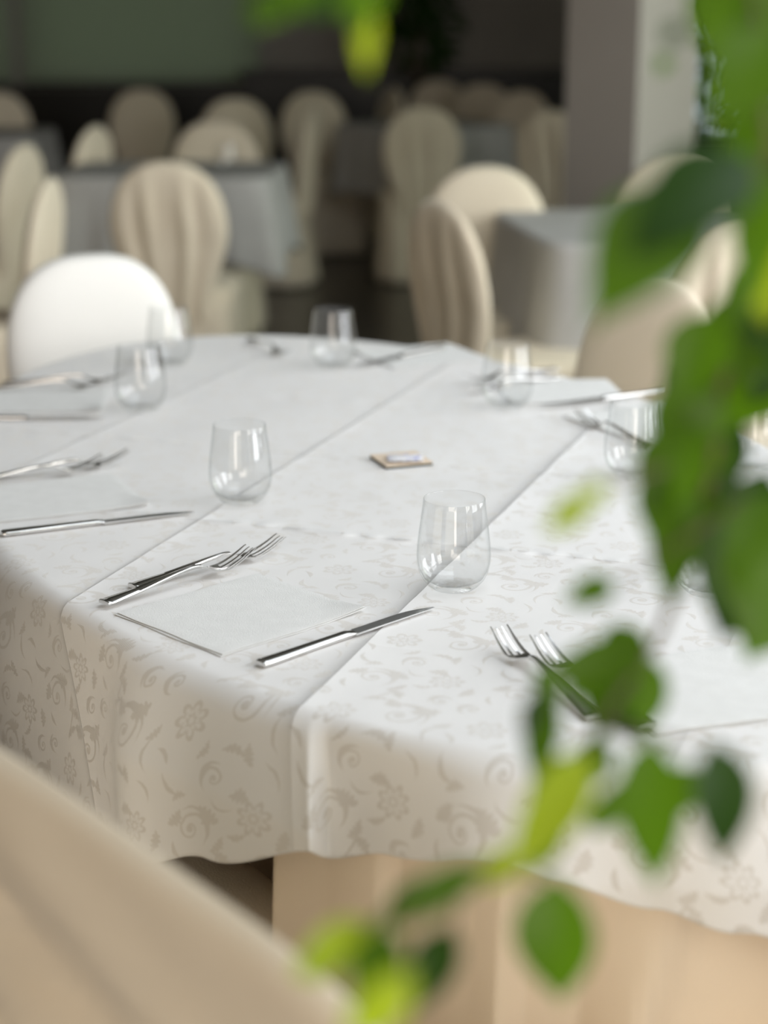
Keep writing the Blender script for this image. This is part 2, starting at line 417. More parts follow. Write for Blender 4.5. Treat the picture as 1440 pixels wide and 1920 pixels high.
# fabric blinds over the two back windows
bl = bpy.data.materials.new('green_blind_fabric'); bl.use_nodes = True
N = bl.node_tree.nodes; L = bl.node_tree.links; b = N['Principled BSDF']
b.inputs['Base Color'].default_value = (.56, .62, .52, 1); b.inputs['Roughness'].default_value = .9
tr = N.new('ShaderNodeBsdfTranslucent'); tr.inputs['Color'].default_value = (.55, .60, .44, 1)
mx = N.new('ShaderNodeMixShader'); mx.inputs[0].default_value = .5
L.new(b.outputs[0], mx.inputs[1]); L.new(tr.outputs[0], mx.inputs[2]); L.new(mx.outputs[0], N['Material Output'].inputs['Surface'])
for k, (a0, a1) in enumerate(((-4.62, -2.72), (-2.64, -.91))):
    bm = bmesh.new(); rows = 64
    prof = []
    for i in range(rows*4+1):
        z = .83 + (2.8-.83)*i/(rows*4); prof.append((Y1-.05+.006*abs(math.sin(PI*i/4)), z))
    va = [bm.verts.new((a0, y, z)) for y, z in prof]; vb = [bm.verts.new((a1, y, z)) for y, z in prof]
    vc = [bm.verts.new((a0, y+.003, z)) for y, z in prof]; vd = [bm.verts.new((a1, y+.003, z)) for y, z in prof]
    for i in range(len(va)-1):
        bm.faces.new((va[i], vb[i], vb[i+1], va[i+1])); bm.faces.new((vd[i], vc[i], vc[i+1], vd[i+1]))
    o = obj('window_blind', bm, bl)
    tag(o, ['dim green pleated blind in the far left corner, cut by the frame edge', 'wide dim green pleated blind hanging over the back window at upper left'][k], 'blind', 'pleated blinds at the back windows')
    bm = bmesh.new(); box(bm, a0, a1, Y1-.065, Y1-.03, .80, .83); obj('bottom_rail', bm, M['frame'], o, smooth=False)

# pillar, turned so that one face looks at the windows
c = Vector((.99, 7.35)); ang = math.radians(-47)
bm = bmesh.new(); box(bm, -.187, .187, -.187, .187, 0, ZC); bevel(bm, .006)
pl = obj('pillar', bm, M['pillar'], smooth=False); pl.location = (c.x, c.y, 0); pl.rotation_euler.z = ang
struct(pl)

# ------------------------------------------------------------------ main table
TC = Vector((-.004, 2.511)); TU_ = Vector((.3415, -.9399)); TW = Vector((.9399, .3415)); TA, TB = 1.11, .594
TZ = .76
def ell(th, off=0.0):
    p = TC + TU_*(TA*math.cos(th)) + TW*(TB*math.sin(th))
    nn = (TU_*(math.cos(th)/TA) + TW*(math.sin(th)/TB)).normalized()
    return p + nn*off, nn
table = empty('dining_table', 'long oval dining table hidden under the white damask cloth and beige skirt', 'table', (TC.x, TC.y, 0))
def at_table(o): o.parent = table; o.location = (-TC.x, -TC.y, 0); return o
bm = bmesh.new(); NS = 96
loft(bm, [[(*ell(2*PI*i/NS, off)[0], z) for i in range(NS)] for off, z in ((-.03, .722), (-.022, .728), (-.022, .750), (-.028, .755))], cap=True)
at_table(obj('tabletop', bm, M['wood'], angle=30))
for sx in (-.62, .62):
    for sy in (-.28, .28):
        p = TC + TU_*sx + TW*sy; bm = bmesh.new()
        lathe(bm, [(0, 0), (.018, 0), (.02, .02), (.028, .5), (.03, .72), (0, .72)], 16, (p.x, p.y)); at_table(obj('leg', bm, M['wood'], angle=40))

def interp(keys, x):
    if x <= keys[0][0]: return keys[0][1]
    for (a, va), (b, vb) in zip(keys, keys[1:]):
        if x <= b:
            t = (x-a)/(b-a); t = t*t*(3-2*t); return va+(vb-va)*t
    return keys[-1][1]
HEM = [(-180, .22), (-120, .24), (-75, .235), (-66, .235), (-60, .225), (-53, .215), (-47, .175), (-39, .128), (-33, .103), (-25, .092), (-20, .098), (-13, .117), (-7, .142), (5, .20), (40, .24), (180, .22)]
FOLD = [(-180, .03), (-165, .05), (-150, .02), (-138, .05), (-124, .02), (-110, .045), (-98, .018), (-86, .042), (-74, .030), (-68, .002), (-60, -.006), (-57.5, .010), (-54.6, .048), (-51, .036), (-47, .030), (-40.2, .052), (-39.6, .060),
        (-38.0, .004), (-35, -.004), (-33, .000), (-30, .012), (-25.5, .058), (-21, .050), (-15, .018), (-7, .040), (3, .020), (14, .05), (26, .015), (40, .05), (55, .02), (70, .05), (86, .02), (102, .05), (118, .02), (135, .05), (150, .02), (166, .045), (180, .03)]
def lin(keys, x):
    for (a, va), (b, vb) in zip(keys, keys[1:]):
        if x <= b: return va+(vb-va)*(x-a)/(b-a)
    return keys[-1][1]
def fold_at(x):
    w = .15 if abs(x+39.2) < 2.0 else min(2.0, .15+.5*max(0, abs(x+39.2)-2.0))
    return sum(lin(FOLD, max(-180, min(180, x+w*k/3))) for k in range(-3, 4))/7
bm = bmesh.new(); uvl = bm.loops.layers.uv.new('UVMap')
NT = 1440; rings = []; R0 = .020
def flat_uv(p, nn, d):
    a, b_ = nn.dot(E1), nn.dot(E2); a, b_ = math.copysign(abs(a)**4, a), math.copysign(abs(b_)**4, b_)
    l = math.hypot(a, b_); q = p + (E1*a + E2*b_)*(d/l)
    return (q.dot(E1), q.dot(E2))
levels = [('in', r) for r in [0, .1, .2, .3, .4, .5, .6, .7, .8, .87, .92, .96, .985]] + [('out', k/34) for k in range(35)]
data = []
for kind, r in levels:
    ring = []
    for i in range(NT):
        thd = -180 + 360*i/NT; th = math.radians(thd)
        e, nn = ell(th, -R0*.6)
        if kind == 'in':
            p = TC + (e-TC)*r; sag = 0
            ring.append(((p.x, p.y, TZ), (p.dot(E1), p.dot(E2))))
        else:
            f = fold_at(thd)
            drop = interp(HEM, thd) - .55*(f-.03); total = R0*PI/2 + (drop-R0); s = r*total
            if s < R0*PI/2:
                a = s/R0; o_, z = R0*math.sin(a), TZ - R0*(1-math.cos(a))
            else:
                o_, z = R0, TZ-R0-(s-R0*PI/2)
            dd = (TZ-z)
            o_ += f*min(1, dd/.10)**.8
            z2 = z
            wt = math.exp(-((thd+39.6)/6.5)**2)
            fl = f*min(1, dd/.10)**.8; dr = (nn*(1-wt) + Vector((.06, -1))*wt).normalized()
            p = e + nn*(o_-fl) + dr*fl
            # the pressed crease runs into a long flowing fold to the left of the front place
            ring.append(((p.x, p.y, z2), flat_uv(e, nn, s)))
    data.append(ring)
vs = [[bm.verts.new(q[0]) for q in ring] for ring in data[1:]]
cen = bm.verts.new(data[0][0][0])
def face(vl, ul):
    f = bm.faces.new(vl)
    for lp, u in zip(f.loops, ul): lp[uvl].uv = u
for i in range(NT):
    j = (i+1) % NT
    face((cen, vs[0][i], vs[0][j]), (data[0][0][1], data[1][i][1], data[1][j][1]))
    for k in range(len(vs)-1):
        face((vs[k][i], vs[k+1][i], vs[k+1][j], vs[k][j]), (data[k+1][i][1], data[k+2][i][1], data[k+2][j][1], data[k+1][j][1]))
cl = obj('tablecloth', bm, M['cloth'])
sm = cl.modifiers.new('thickness', 'SOLIDIFY'); sm.thickness = .0012; sm.offset = -1
tag(cl, 'large white damask tablecloth with scroll and flower pattern on the set oval table', 'tablecloth')

# beige under skirt with deep pleats
bm = bmesh.new(); ringz = [.742, .72, .70, .66, .62, .56, .5, .42, .35, .2, .08, .012]; NP = 1200
PL = [(-180, .3), (-165, 1), (-160, .1), (-142, .9), (-138, .1), (-120, 1), (-115, .1), (-98, .9), (-94, .15), (-78, 1), (-73, .1), (-55, .55), (-44.5, .05), (-43.2, .95), (-39, .75), (-34.6, .9), (-33.4, .35), (-27, .6), (-24.5, .95), (-22.5, .35), (-16, .15), (-8, 1), (-5, .35), (6, .2), (14, 1), (18, .1), (36, .9), (41, .1), (60, 1), (64, .1), (84, .9), (88, .1), (108, 1), (112, .1), (134, .9), (138, .1), (158, 1), (162, .2), (180, .3)]
INSET = [(-180, 0), (-86, 0), (-74, -.19), (-53, -.19), (-43.4, 0), (180, 0)]
def pleat(thd, k):
    thd = (thd+180) % 360 - 180
    return lin(PL, max(-180, min(180, thd + 17*k*math.exp(-((thd+10)/9)**2))))
rg = []
for z in ringz:
    k = (.742-z)/.73
    rg.append([(*ell(math.radians(360*i/NP), -.035 + (.016+.040*k**.5)*pleat(360*i/NP, k) + lin(INSET, (360*i/NP+180) % 360 - 180))[0], z) for i in range(NP)])
loft(bm, rg)
sk = obj('table_skirt', bm, M['skirt']); sm = sk.modifiers.new('thickness', 'SOLIDIFY'); sm.thickness = .0015
tag(sk, 'beige pleated floor length skirt showing below the white damask tablecloth', 'table skirt')

# ------------------------------------------------------------------ chairs
def make_chair(mcover, w=.40, h=.90, n_top=2.3, folds=1.0, drape=False, lean=.07):
    root = empty('banquet_chair', None, None)
    # backrest: front at +y side of the back panel; chair faces +y
    bm = bmesh.new(); NX, NZ = 40, 36; z_side = .66; hb = w/2
    def halfw(z):
        t = max(0, min(1, (z-.40)/.28)); t = t*t*(3-2*t)
        return hb*(.70+.30*t)
    def zt(s): return z_side + (h-z_side)*max(0, 1-abs(s)**n_top)**(1/n_top)
    def surf(s, j, side):
        z1 = zt(s); z = .36 + (z1-.36)*j
        x = s*halfw(z)
        th = .030*math.sqrt(max(0, 1-abs(s)**6))*math.sqrt(max(0, 1-j**8))
        y = -lean*(z-.45)/.45
        if side > 0: y += th
        else:
            rp = math.cos(s*11+.6*math.sin(z*9))*.5 + math.cos(s*19+1.3+z*3)*.3
            fade = min(1, (1-j)*3.2)*min(1, (1-abs(s))*5)
            y -= th*1.1 - .016*folds*rp*fade
            if drape:
                y -= (.020*math.cos((z + s*.05)*52)+.009*math.cos((z + s*.09)*95+1))*fade
            y -= .02*folds*max(0, (.62-z)/.26)*fade
        return Vector((x, y, z))
    ss = [math.sin(PI/2*(-1+2*i/NX)) for i in range(NX+1)]
    F = [[bm.verts.new(surf(s, j/NZ, 1)) for s in ss] for j in range(NZ+1)]
    B = [[bm.verts.new(surf(s, j/NZ, -1)) for s in ss] for j in range(NZ+1)]
    for j in range(NZ):
        for i in range(NX):
            bm.faces.new((F[j][i+1], F[j][i], F[j+1][i], F[j+1][i+1]))
            bm.faces.new((B[j][i], B[j][i+1], B[j+1][i+1], B[j+1][i]))
    bmesh.ops.remove_doubles(bm, verts=list(bm.verts), dist=.0006)
    obj('backrest', bm, mcover, root)
    # seat pad
    bm = bmesh.new(); NA = 56
    def rr(a, hx, hy, e=4.0):
        c, s = math.cos(a), math.sin(a)
        r = (abs(c)**e + abs(s)**e)**(-1/e)
        return hx*r*c, hy*r*s
    prof = [(.02, .478), (.4, .477), (.7, .474), (.86, .468), (.95, .458), (.99, .446), (1.0, .432), (.995, .415), (.96, .402)]
    loft(bm, [[(rr(2*PI*i/NA, .205*k, .225*k)[0], .215+rr(2*PI*i/NA, .205*k, .225*k)[1], z) for i in range(NA)] for k, z in prof], cap=True)
    obj('seat', bm, mcover, root)
    bm = bmesh.new(); NA = 200; rg = []
    for z in (.425, .40, .34, .25, .15, .06, .012):
        k = (.425-z)/.41
        ring = []
        for i in range(NA):
            a = 2*PI*i/NA
            x, y = rr(a, .196+.02*k, .225+.02*k, 5)
            y2 = .205+y
            r = 1 + .035*k*math.sin(a*9+1) + .03*k*math.sin(a*14)
            ring.append((x*r, .205+y*r - (.02*k if y < 0 else 0), z))
        rg.append(ring)
    loft(bm, rg)
    o = obj('skirt', bm, mcover, root); s_ = o.modifiers.new('thickness', 'SOLIDIFY'); s_.thickness = .002
    return root
CH = make_chair(M['cover'])
CH_LIT = make_chair(M['cover_lit'], w=.385, n_top=2.6, folds=.5)
used = {'c': False, 'w': False}
def place_chair(x, y, face, label, group='cream slipcovered chairs', kind='c', s=1.0):
    """face: direction the sitter looks, degrees from +x"""
    src = CH if kind == 'c' else CH_LIT
    o = copy_tree(src) if used[kind] else src
    used[kind] = True
    o.location = (x, y, 0); o.rotation_euler = (0, 0, math.radians(face-90)); o.scale = (s, s, s)
    tag(o, label, 'chair', group); return o
G1 = 'covered chairs around the set oval table'; G2 = 'covered chairs at the right hand table'; G3 = 'covered chairs at the left hand table'; G4 = 'covered chairs far back in the dark'
place_chair(-.590, 3.68, -62, 'cream round backed chair, bright light painted into its cover, behind the far left end of the oval table', G1, 'w')
place_chair(.475, 3.40, 214, 'cream round backed chair behind the right edge of the oval table, white lit rim', G1)
place_chair(-.535, 1.578, 35, 'cream covered chair tucked under the oval table at left, only its seat showing', G1, s=1.05)
place_chair(.74, 1.42, 152, 'cream covered chair at the lower right corner, only its seat showing beyond the cloth', G1)
FG = make_chair(M['cover'], w=.62, h=.925, n_top=5.0, folds=.15, drape=True)
tag(FG, 'cream draped chair back close to the camera in the lower left corner', 'chair', G1)
FG.location = (-.10, 1.035, 0); FG.rotation_euler.z = math.radians(38-90)
place_chair(.205, 4.83, 28, 'pinkish cream chair seen from behind with vertical folds, right of centre', G2)
place_chair(.325, 5.74, -90, 'pale cream round backed chair peeping out behind the pinkish folded chair', G2)
place_chair(.875, 4.50, 105, 'cream chair at the right with its back to the camera, beside the leaves', G2)
place_chair(.98, 6.05, -95, 'cream round backed chair behind the right hand table in front of the pillar', G2)
place_chair(-.72, 6.05, 88, 'large cream chair with draped folds, back to the camera before the left hand table', G3)
place_chair(-.75, 8.02, -92, 'cream chair behind the left hand table, its round top above the draped chair', G3)
place_chair(-1.075, 5.45, 178, 'narrow side view of a pale chair at the left edge of the picture', G3)
place_chair(-1.40, 6.75, 167, 'small oval chair back at the left edge behind the narrow pale chair', G3)
place_chair(-1.29, 7.75, 165, 'slim cream chair back at the left end of the left hand table', G3)
far = [(.19, 9.2, 92, 'greenish cream chair with its draped back to the camera, centre distance'),
       (-.80, 9.9, -80, 'dim round chair back above the right end of the left hand table'),
       (-.40, 10.65, -75, 'dim chair back left of the hanging green leaf tip'),
       (.00, 11.2, 200, 'dark chair back just right of the hanging green leaf tip'),
       (-1.45, 10.9, -90, 'wide shadowy chair back below the large green blind'),
       (-2.25, 10.6, -80, 'shadowy chair back at the left edge below the narrow blind'),
       (.36, 12.2, -90, 'faintest chair top before the black sideboard, straight above the greenish draped chair'),
       (.62, 11.6, -100, 'dark chair top behind the draped greenish chair, to its right'),
       (.78, 10.7, -120, 'brownish chair back between the dim clothed table and the pillar'),
       (.84, 8.9, 60, 'pinkish chair half hidden by the left side of the pillar'),
       (-.42, 9.2, 172, 'thin upright chair back in the dark between the two dim clothed tables'),
       (1.72, 7.9, 180, 'olive cream chair back right of the pillar among the leaves')]
for x, y, f, lb in far: place_chair(x, y, f, lb, G4)

# ------------------------------------------------------------------ background tables
def bg_table(x, y, rz, hx, hy, label_t, label_c, drop=.28, r=.05, flare=.10):
    t = empty('dining_table', label_t, 'table', (x, y, 0), rz, 'background tables')
    bm = bmesh.new(); box(bm, -hx+.045, hx-.045, -hy+.045, hy-.045, .725, .753); bevel(bm, .004); obj('tabletop', bm, M['wood'], t, smooth=False)
    bm = bmesh.new(); lathe(bm, [(0, 0), (.24, 0), (.24, .02), (.06, .05), (.045, .1), (.045, .66), (.12, .724), (0, .724)], 32); obj('pedestal', bm, M['wood'], t, angle=40)
    bm = bmesh.new(); NA = 360; rg = []
    def pt(a, off):
        c_, s_ = math.cos(a), math.sin(a); e = 10
        rr_ = (abs(c_/hx)**e + abs(s_/hy)**e)**(-1/e)
        return Vector((rr_*c_, rr_*s_)), Vector((c_, s_))
    for k, (o_, dz) in enumerate([(-.02, 0), (-.005, .0005), (.004, .006), (.008, .02)] + [(.008, .02+.98*q/14) for q in range(1, 15)]):
        ring = []
        for i in range(NA):
            a = 2*PI*i/NA; p, nn = pt(a, 0)
            corner = max(0, (p.length-min(hx, hy))/(math.hypot(hx, hy)-min(hx, hy)))**3
            if k < 4: z = TZ - dz; o2 = o_
            else:
                fr = (dz-.02)/.98; dep = drop*(1+.35*corner); z = TZ-.02-dep*fr
                o2 = .008 + fr*(.02 + flare*corner + .018*math.sin(a*17+x*9) * (1-corner))
            q = p + nn*o2; ring.append((q.x, q.y, z))
        rg.append(ring)
    v = loft(bm, rg); bm.faces.new(v[0])
    o = obj('tablecloth', bm, M['cloth_dim'], angle=70); o.location = (x, y, 0); o.rotation_euler.z = rz
    s_ = o.modifiers.new('thickness', 'SOLIDIFY'); s_.thickness = .0015; s_.offset = -1
    tag(o, label_c, 'tablecloth', 'white cloths painted dim on the background tables')
    return t
bg_table(.83, 5.42, math.radians(8), .43, .43, 'table under the pale cloth at right, in front of the pillar', 'pale cloth hanging in folds over the right hand table by the pillar', .30)
bg_table(-.84, 7.25, math.radians(-3), .42, .36, 'table under the dimmed white cloth at left behind the large draped chair', 'white cloth, painted dim, with a long hanging corner behind the large draped chair', .30)
bg_table(.22, 9.98, math.radians(38), .36, .36, 'table in the dark left of the greenish draped chair', 'white cloth corner, painted dim, hanging left of the greenish draped chair', .34)
bg_table(-2.15, 9.3, 0, .42, .36, 'table in the dark near the left edge', 'white cloth, painted dim, near the left edge behind the slim chair', .32)

# sideboard along the back wall and the black plant silhouette
sb = empty('sideboard', 'long low black sideboard against the dark back wall', 'sideboard', (.35, 13.2, 0))
SH = .93
bm = bmesh.new(); box(bm, -1.35, 1.25, -.2, .2, .08, SH-.04); bevel(bm, .004); obj('carcass', bm, M['black'], sb, smooth=False)
bm = bmesh.new(); box(bm, -1.38, 1.28, -.23, .22, SH-.04, SH); bevel(bm, .004); obj('top', bm, M['black'], sb, smooth=False)
bm = bmesh.new(); box(bm, -1.3, 1.2, -.17, .17, 0, .08); obj('plinth', bm, M['black'], sb, smooth=False)
for k in range(4):
    x = -1.33 + k*.64
    bm = bmesh.new(); box(bm, x, x+.62, -.215, -.2005, .10, SH-.06); bevel(bm, .002); d = obj('door', bm, M['black'], sb, smooth=False)
    bm = bmesh.new(); box(bm, x+.30, x+.32, -.235, -.2155, .45, .58); obj('handle', bm, M['steel'], d, smooth=False)

# ------------------------------------------------------------------ leaves
def leaf_mesh(bm, base, tip, width, nrm, mi, curl=.12, fold=.25):
    base, tip = Vector(base), Vector(tip); ax = tip-base; ln = ax.length
    if ln < 1e-5: return
    ax.normalize(); nrm = (nrm - ax*nrm.dot(ax)).normalized(); sd = ax.cross(nrm)
    NL, NW = 9, 4; rows = []
    for i in range(NL+1):
        t = i/NL
        if t < .88: wv = math.sin(PI*min(1, (t/.88))**.78)**.85
        else: wv = 0
        wv = max(wv, .10*(1-t)**.5 if t > .7 else .02)
        row = []
        for j in range(NW+1):
            s = -1+2*j/NW
            p = base + ax*(ln*t) + sd*(s*width/2*wv) + nrm*(-curl*ln*(t-.5)**2*4*.5 + fold*abs(s)*width/2*wv)
            row.append(bm.verts.new(p))
        rows.append(row)
    for a, b_ in zip(rows, rows[1:]):
        for j in range(NW):
            f = bm.faces.new((a[j], a[j+1], b_[j+1], b_[j])); f.material_index = mi
            f.smooth = True

ficus = empty('ficus_tree', 'green leafy ficus tree close to the camera, its blurred twigs hanging over the right side', 'plant', (.74, .62, 0))
def at_ficus(o): o.parent = ficus; o.location = (-.74, -.62, 0); return o
bm = bmesh.new(); lathe(bm, [(0, 0), (.12, 0), (.13, .01), (.165, .27), (.178, .27), (.18, .30), (.165, .30), (.155, .26), (0, .26)], 40, (.74, .62))
at_ficus(obj('pot', bm, M['pot'], angle=40))
bm = bmesh.new(); lathe(bm, [(0, .262), (.10, .264), (.153, .262)], 30, (.74, .62)); at_ficus(obj('soil', bm, M['soil']))
bm = bmesh.new()
trunk = [Vector(p) for p in ((.74, .62, .2), (.75, .61, .6), (.72, .64, 1.0), (.70, .66, 1.4), (.66, .70, 1.8), (.60, .74, 2.15))]
tube(bm, trunk, [.022, .02, .018, .015, .012, .008], 10); at_ficus(obj('trunk', bm, M['bark']))
twigs = bmesh.new(); fol = bmesh.new()
def twig(pts, r0=.0035):
    P = [Vector(p) for p in pts]; out = []
    for i in range(len(P)-1):
        p0, p1, p2, p3 = P[max(i-1, 0)], P[i], P[i+1], P[min(i+2, len(P)-1)]
        for k in range(6):
            t = k/6; out.append(.5*((2*p1)+(-p0+p2)*t+(2*p0-5*p1+4*p2-p3)*t*t+(-p0+3*p1-3*p2+p3)*t**3))
    out.append(P[-1])
    tube(twigs, out, [r0*(1-.7*i/len(out)) for i in range(len(out))], 6)
# leaves: base px, tip px, width px, depth m, tone (0 green, 1 yellow green, 2 deep green), depth change towards the tip
LV = [
 # bottom cluster
 (1040,1660,1048,1885,150,.80,0,.01),(1218,1395,1226,1670,125,.78,0,.02),(1345,1400,1362,1625,122,.80,2,.01),(1300,1440,1250,1540,90,.86,0,0),(1120,1400,1090,1480,80,.84,0,0),(1050,1540,1000,1640,70,.8,0,0),
 (1105,1410,950,1655,105,.76,1,-.02),(1018,1290,1008,1480,78,.85,0,.01),(905,1625,685,1745,70,.76,0,.0),
 (690,1735,545,1828,75,.74,1,.0),(820,1650,700,1745,62,.80,2,.0),(880,1640,770,1700,60,.78,0,0),(640,1770,560,1840,60,.74,1,0),(740,1800,660,1900,90,.68,0,0),(720,1740,690,1925,105,.70,0,.0),(845,1745,770,1900,90,.78,2,.0),
 (760,1840,640,1960,90,.66,1,.02),(980,1600,880,1660,60,.80,1,.0),(1110,1560,1190,1450,60,.82,0,.0),
 # middle cluster
 (1215,1215,1005,1275,85,.86,0,.0),(1160,1185,1125,1395,105,.88,0,.02),(1225,1240,1190,1390,80,.9,0,.0),(1010,1250,1045,1340,45,.92,0,0),
 (1110,1330,1230,1385,40,.9,2,.0),(1150,1092,1055,1130,58,.86,0,.0),(1100,930,1020,1000,58,.80,1,.0),(1135,905,1085,955,40,.78,1,.0),
 (1010,1300,985,1400,45,.84,2,0),
 # right mass
 (1440,600,1290,690,150,.9,0,.0),(1330,590,1275,760,120,.86,0,.01),(1300,700,1262,900,130,.88,0,.01),(1290,800,1215,985,130,.86,0,.0),
 (1270,900,1258,1140,105,.88,0,.02),(1235,880,1215,1010,70,.86,0,.0),(1365,770,1290,960,130,.95,2,.0),(1430,890,1345,1200,170,.90,2,.02),
 (1450,960,1420,1225,170,.88,0,.0),(1450,620,1370,780,120,.95,2,.0),(1450,930,1390,1130,150,.84,0,.0),(1390,560,1440,700,100,.92,0,0),
 (1360,830,1300,900,60,.9,0,0),(1440,1120,1350,1190,90,.92,2,0),
 # upper dark leaf and right side
 (1400,285,1180,480,170,.72,2,-.02),(1290,350,1110,600,190,.72,0,-.03),(1330,330,1150,520,150,.74,2,0),(1450,330,1400,560,100,.8,0,.0),(1425,420,1390,600,60,.85,0,0),
 (1450,60,1330,230,150,.75,0,.0),(1380,-20,1350,140,120,.8,0,.0),(1440,180,1390,380,120,.78,0,.0),(1275,45,1250,85,40,.8,2,0),(1250,105,1235,140,30,.9,0,0),
 (1440,-60,1420,120,140,.85,2,.0),(1455,440,1420,640,90,.9,1,0),
 (1320,-40,1400,90,120,.85,0,0),(1440,300,1400,420,100,.9,2,0),(1470,-20,1380,60,120,.8,0,0),
 (1460,500,1350,620,120,.95,0,0),(1480,560,1420,740,130,.9,2,0),(1390,640,1280,740,120,.93,0,0),(1370,690,1320,840,120,.9,0,0),(1310,640,1260,800,90,.95,2,0),
 (1330,900,1250,1010,120,.9,0,0),(1480,1080,1400,1240,140,.9,0,0),(1250,820,1200,930,70,.88,0,0),(1150,1240,1060,1310,70,.9,0,0),
 (1200,1180,1130,1260,90,.9,0,0),(1060,1420,990,1520,60,.85,0,0),(1150,1400,1060,1440,60,.85,0,0),
 (1480,690,1385,800,110,.95,0,0),
 # top edge
 (600,-40,455,30,80,.78,0,.0),(540,-30,480,55,70,.78,0,.0),(640,-30,560,35,70,.8,2,.0),(660,-40,680,70,62,.75,0,.0),(720,-50,690,50,45,.8,0,0),
 (690,20,686,145,42,.75,1,.0),
]
rnd = random.Random(3)
for x0, y0, x1, y1, w, zc, tone, dz in LV:
    b0, t0 = D(x0, y0, zc), D(x1, y1, zc+dz)
    view = (Vector((0, 0, CAM_Z)) - (b0+t0)/2).normalized()
    nr = (view + Vector((rnd.uniform(-.45, .45), rnd.uniform(-.3, .3), rnd.uniform(-.3, .5)))).normalized()
    leaf_mesh(fol, b0-(t0-b0)*.03, t0+(t0-b0)*.10, w*zc/F_PX*1.08, nr, tone, curl=rnd.uniform(.05, .25), fold=rnd.uniform(.1, .35))
# twigs that carry them
twig([(.66, .70, 1.8), (.45, .78, 1.62), D(1480, 560, .9), D(1360, 700, .9), D(1330, 900, .9), D(1240, 1180, .9), D(1130, 1350, .86), D(1060, 1500, .82), D(960, 1620, .78), D(860, 1660, .77), D(690, 1740, .75)])
twig([(.66, .70, 1.8), (.48, .76, 1.75), D(1450, 300, .75), D(1330, 330, .73)], .003)
twig([D(1450, 900, .93), D(1300, 1000, .88), D(1160, 1090, .87)], .0018)
twig([D(1300, 860, .9), D(1180, 900, .82), D(1090, 935, .8)], .0016)
twig([D(1130, 1350, .86), D(1200, 1380, .8), D(1340, 1400, .8)], .002)
twig([D(960, 1620, .78), D(1040, 1655, .8)], .0016)
twig([D(860, 1660, .77), D(840, 1760, .77)], .0016)
twig([(.60, .74, 2.15), (.35, .78, 1.95), D(1000, -300, .8), D(700, -70, .78), D(600, -40, .78)], .003)
twig([D(700, -70, .78), D(685, 20, .75)], .0015)
twig([D(1450, 300, .75), D(1430, 60, .78), D(1400, -60, .8)], .0025)
# the rest of the crown, outside the picture to the right and above
def in_picture(c_): return c_.y > -.05 and c_.x < .235*max(c_.y, .25)+.14
for k in range(64):
    h = rnd.uniform(.95, 2.15); i = min(4, int((h-.2)/.4)); tt = min(1, max(0, (h-trunk[i].z)/(trunk[i+1].z-trunk[i].z)))
    p0 = trunk[i].lerp(trunk[i+1], tt); a = k*2.4; L_ = rnd.uniform(.22, .46)
    d = Vector((math.cos(a), math.sin(a), 0))
    P = [p0, p0+d*L_*.4+Vector((0, 0, .09)), p0+d*L_*.75+Vector((0, 0, .05)), p0+d*L_+Vector((0, 0, -.08)), p0+d*(L_+.03)+Vector((0, 0, -.20))]
    P = [q for q in P if not in_picture(q)]
    if len(P) < 3: continue
    twig(P, .003)
    for j in range(len(P)-1):
        for q in range(3):
            c_ = P[j].lerp(P[j+1], (q+.5)/3)
            if (c_-p0).length < .08: continue
            sd_ = d.cross(Vector((0, 0, 1)))*(1 if q % 2 else -1)
            dd = (sd_*rnd.uniform(.4, 1)+d*.5+Vector((0, 0, rnd.uniform(-1, -.2)))).normalized()*rnd.uniform(.05, .08)
            if in_picture(c_+dd): continue
            leaf_mesh(fol, c_, c_+dd, rnd.uniform(.024, .034), Vector((rnd.uniform(-.5, .5), rnd.uniform(-.5, .5), 1)).normalized(), rnd.choice((0, 0, 0, 2, 2, 1)))
at_ficus(obj('twigs', twigs, M['bark']))
at_ficus(obj('foliage', fol, LEAFM))

# plants further back
def bush(name, label, x, y, pot_r, pot_h, trunk_h, cz, rx, rz_, count, ln, mats, seed, grp=None):
    r = random.Random(seed); e = empty(name, label, 'plant', (x, y, 0), 0, grp)
    bm = bmesh.new(); lathe(bm, [(0, 0), (pot_r*.75, 0), (pot_r, pot_h), (pot_r*.9, pot_h), (pot_r*.85, pot_h*.9), (0, pot_h*.9)], 28); obj('pot', bm, M['black'], e, angle=40)
    bm = bmesh.new(); tube(bm, [(0, 0, pot_h*.8), (.02, .01, trunk_h*.6), (0, 0, trunk_h), (.01, 0, cz+rz_*.5)], [.025, .02, .016, .006])
    for k in range(14):
        a = r.uniform(0, 2*PI); z0 = r.uniform(trunk_h*.9, cz+rz_*.3)
        tube(bm, [(0, 0, z0), (rx*.4*math.cos(a), rx*.4*math.sin(a), z0+.12), (rx*.8*math.cos(a), rx*.8*math.sin(a), z0+.16)], [.01, .007, .003], 6)
    obj('trunk', bm, M['bark'], e)
    bm = bmesh.new()
    for _ in range(count):
        v = Vector((r.gauss(0, 1), r.gauss(0, 1), r.gauss(0, 1))).normalized()*r.random()**.4
        c_ = Vector((v.x*rx, v.y*rx, cz+v.z*rz_))
        d = Vector((v.x+r.uniform(-.5, .5), v.y+r.uniform(-.5, .5), r.uniform(-1.1, .2))).normalized()*ln*r.uniform(.7, 1.2)
        leaf_mesh(bm, c_, c_+d, ln*.42, Vector((r.uniform(-1, 1), r.uniform(-1, 1), 1)).normalized(), r.choice((0, 0, 1, 2)) if len(mats) > 1 else 0)
    obj('foliage', bm, mats, e); return e
bush('potted_plant', 'black potted plant silhouette against the dark back wall, top centre', .22, 12.5, .16, .3, .8, 1.42, .26, .52, 260, .16, [M['leaf_deep']], 5)
bush('ficus_tree', 'tall ficus tree standing in the distance right of the pillar', 1.95, 8.9, .2, .35, .8, 1.45, .42, .85, 900, .13, LEAFM, 6)
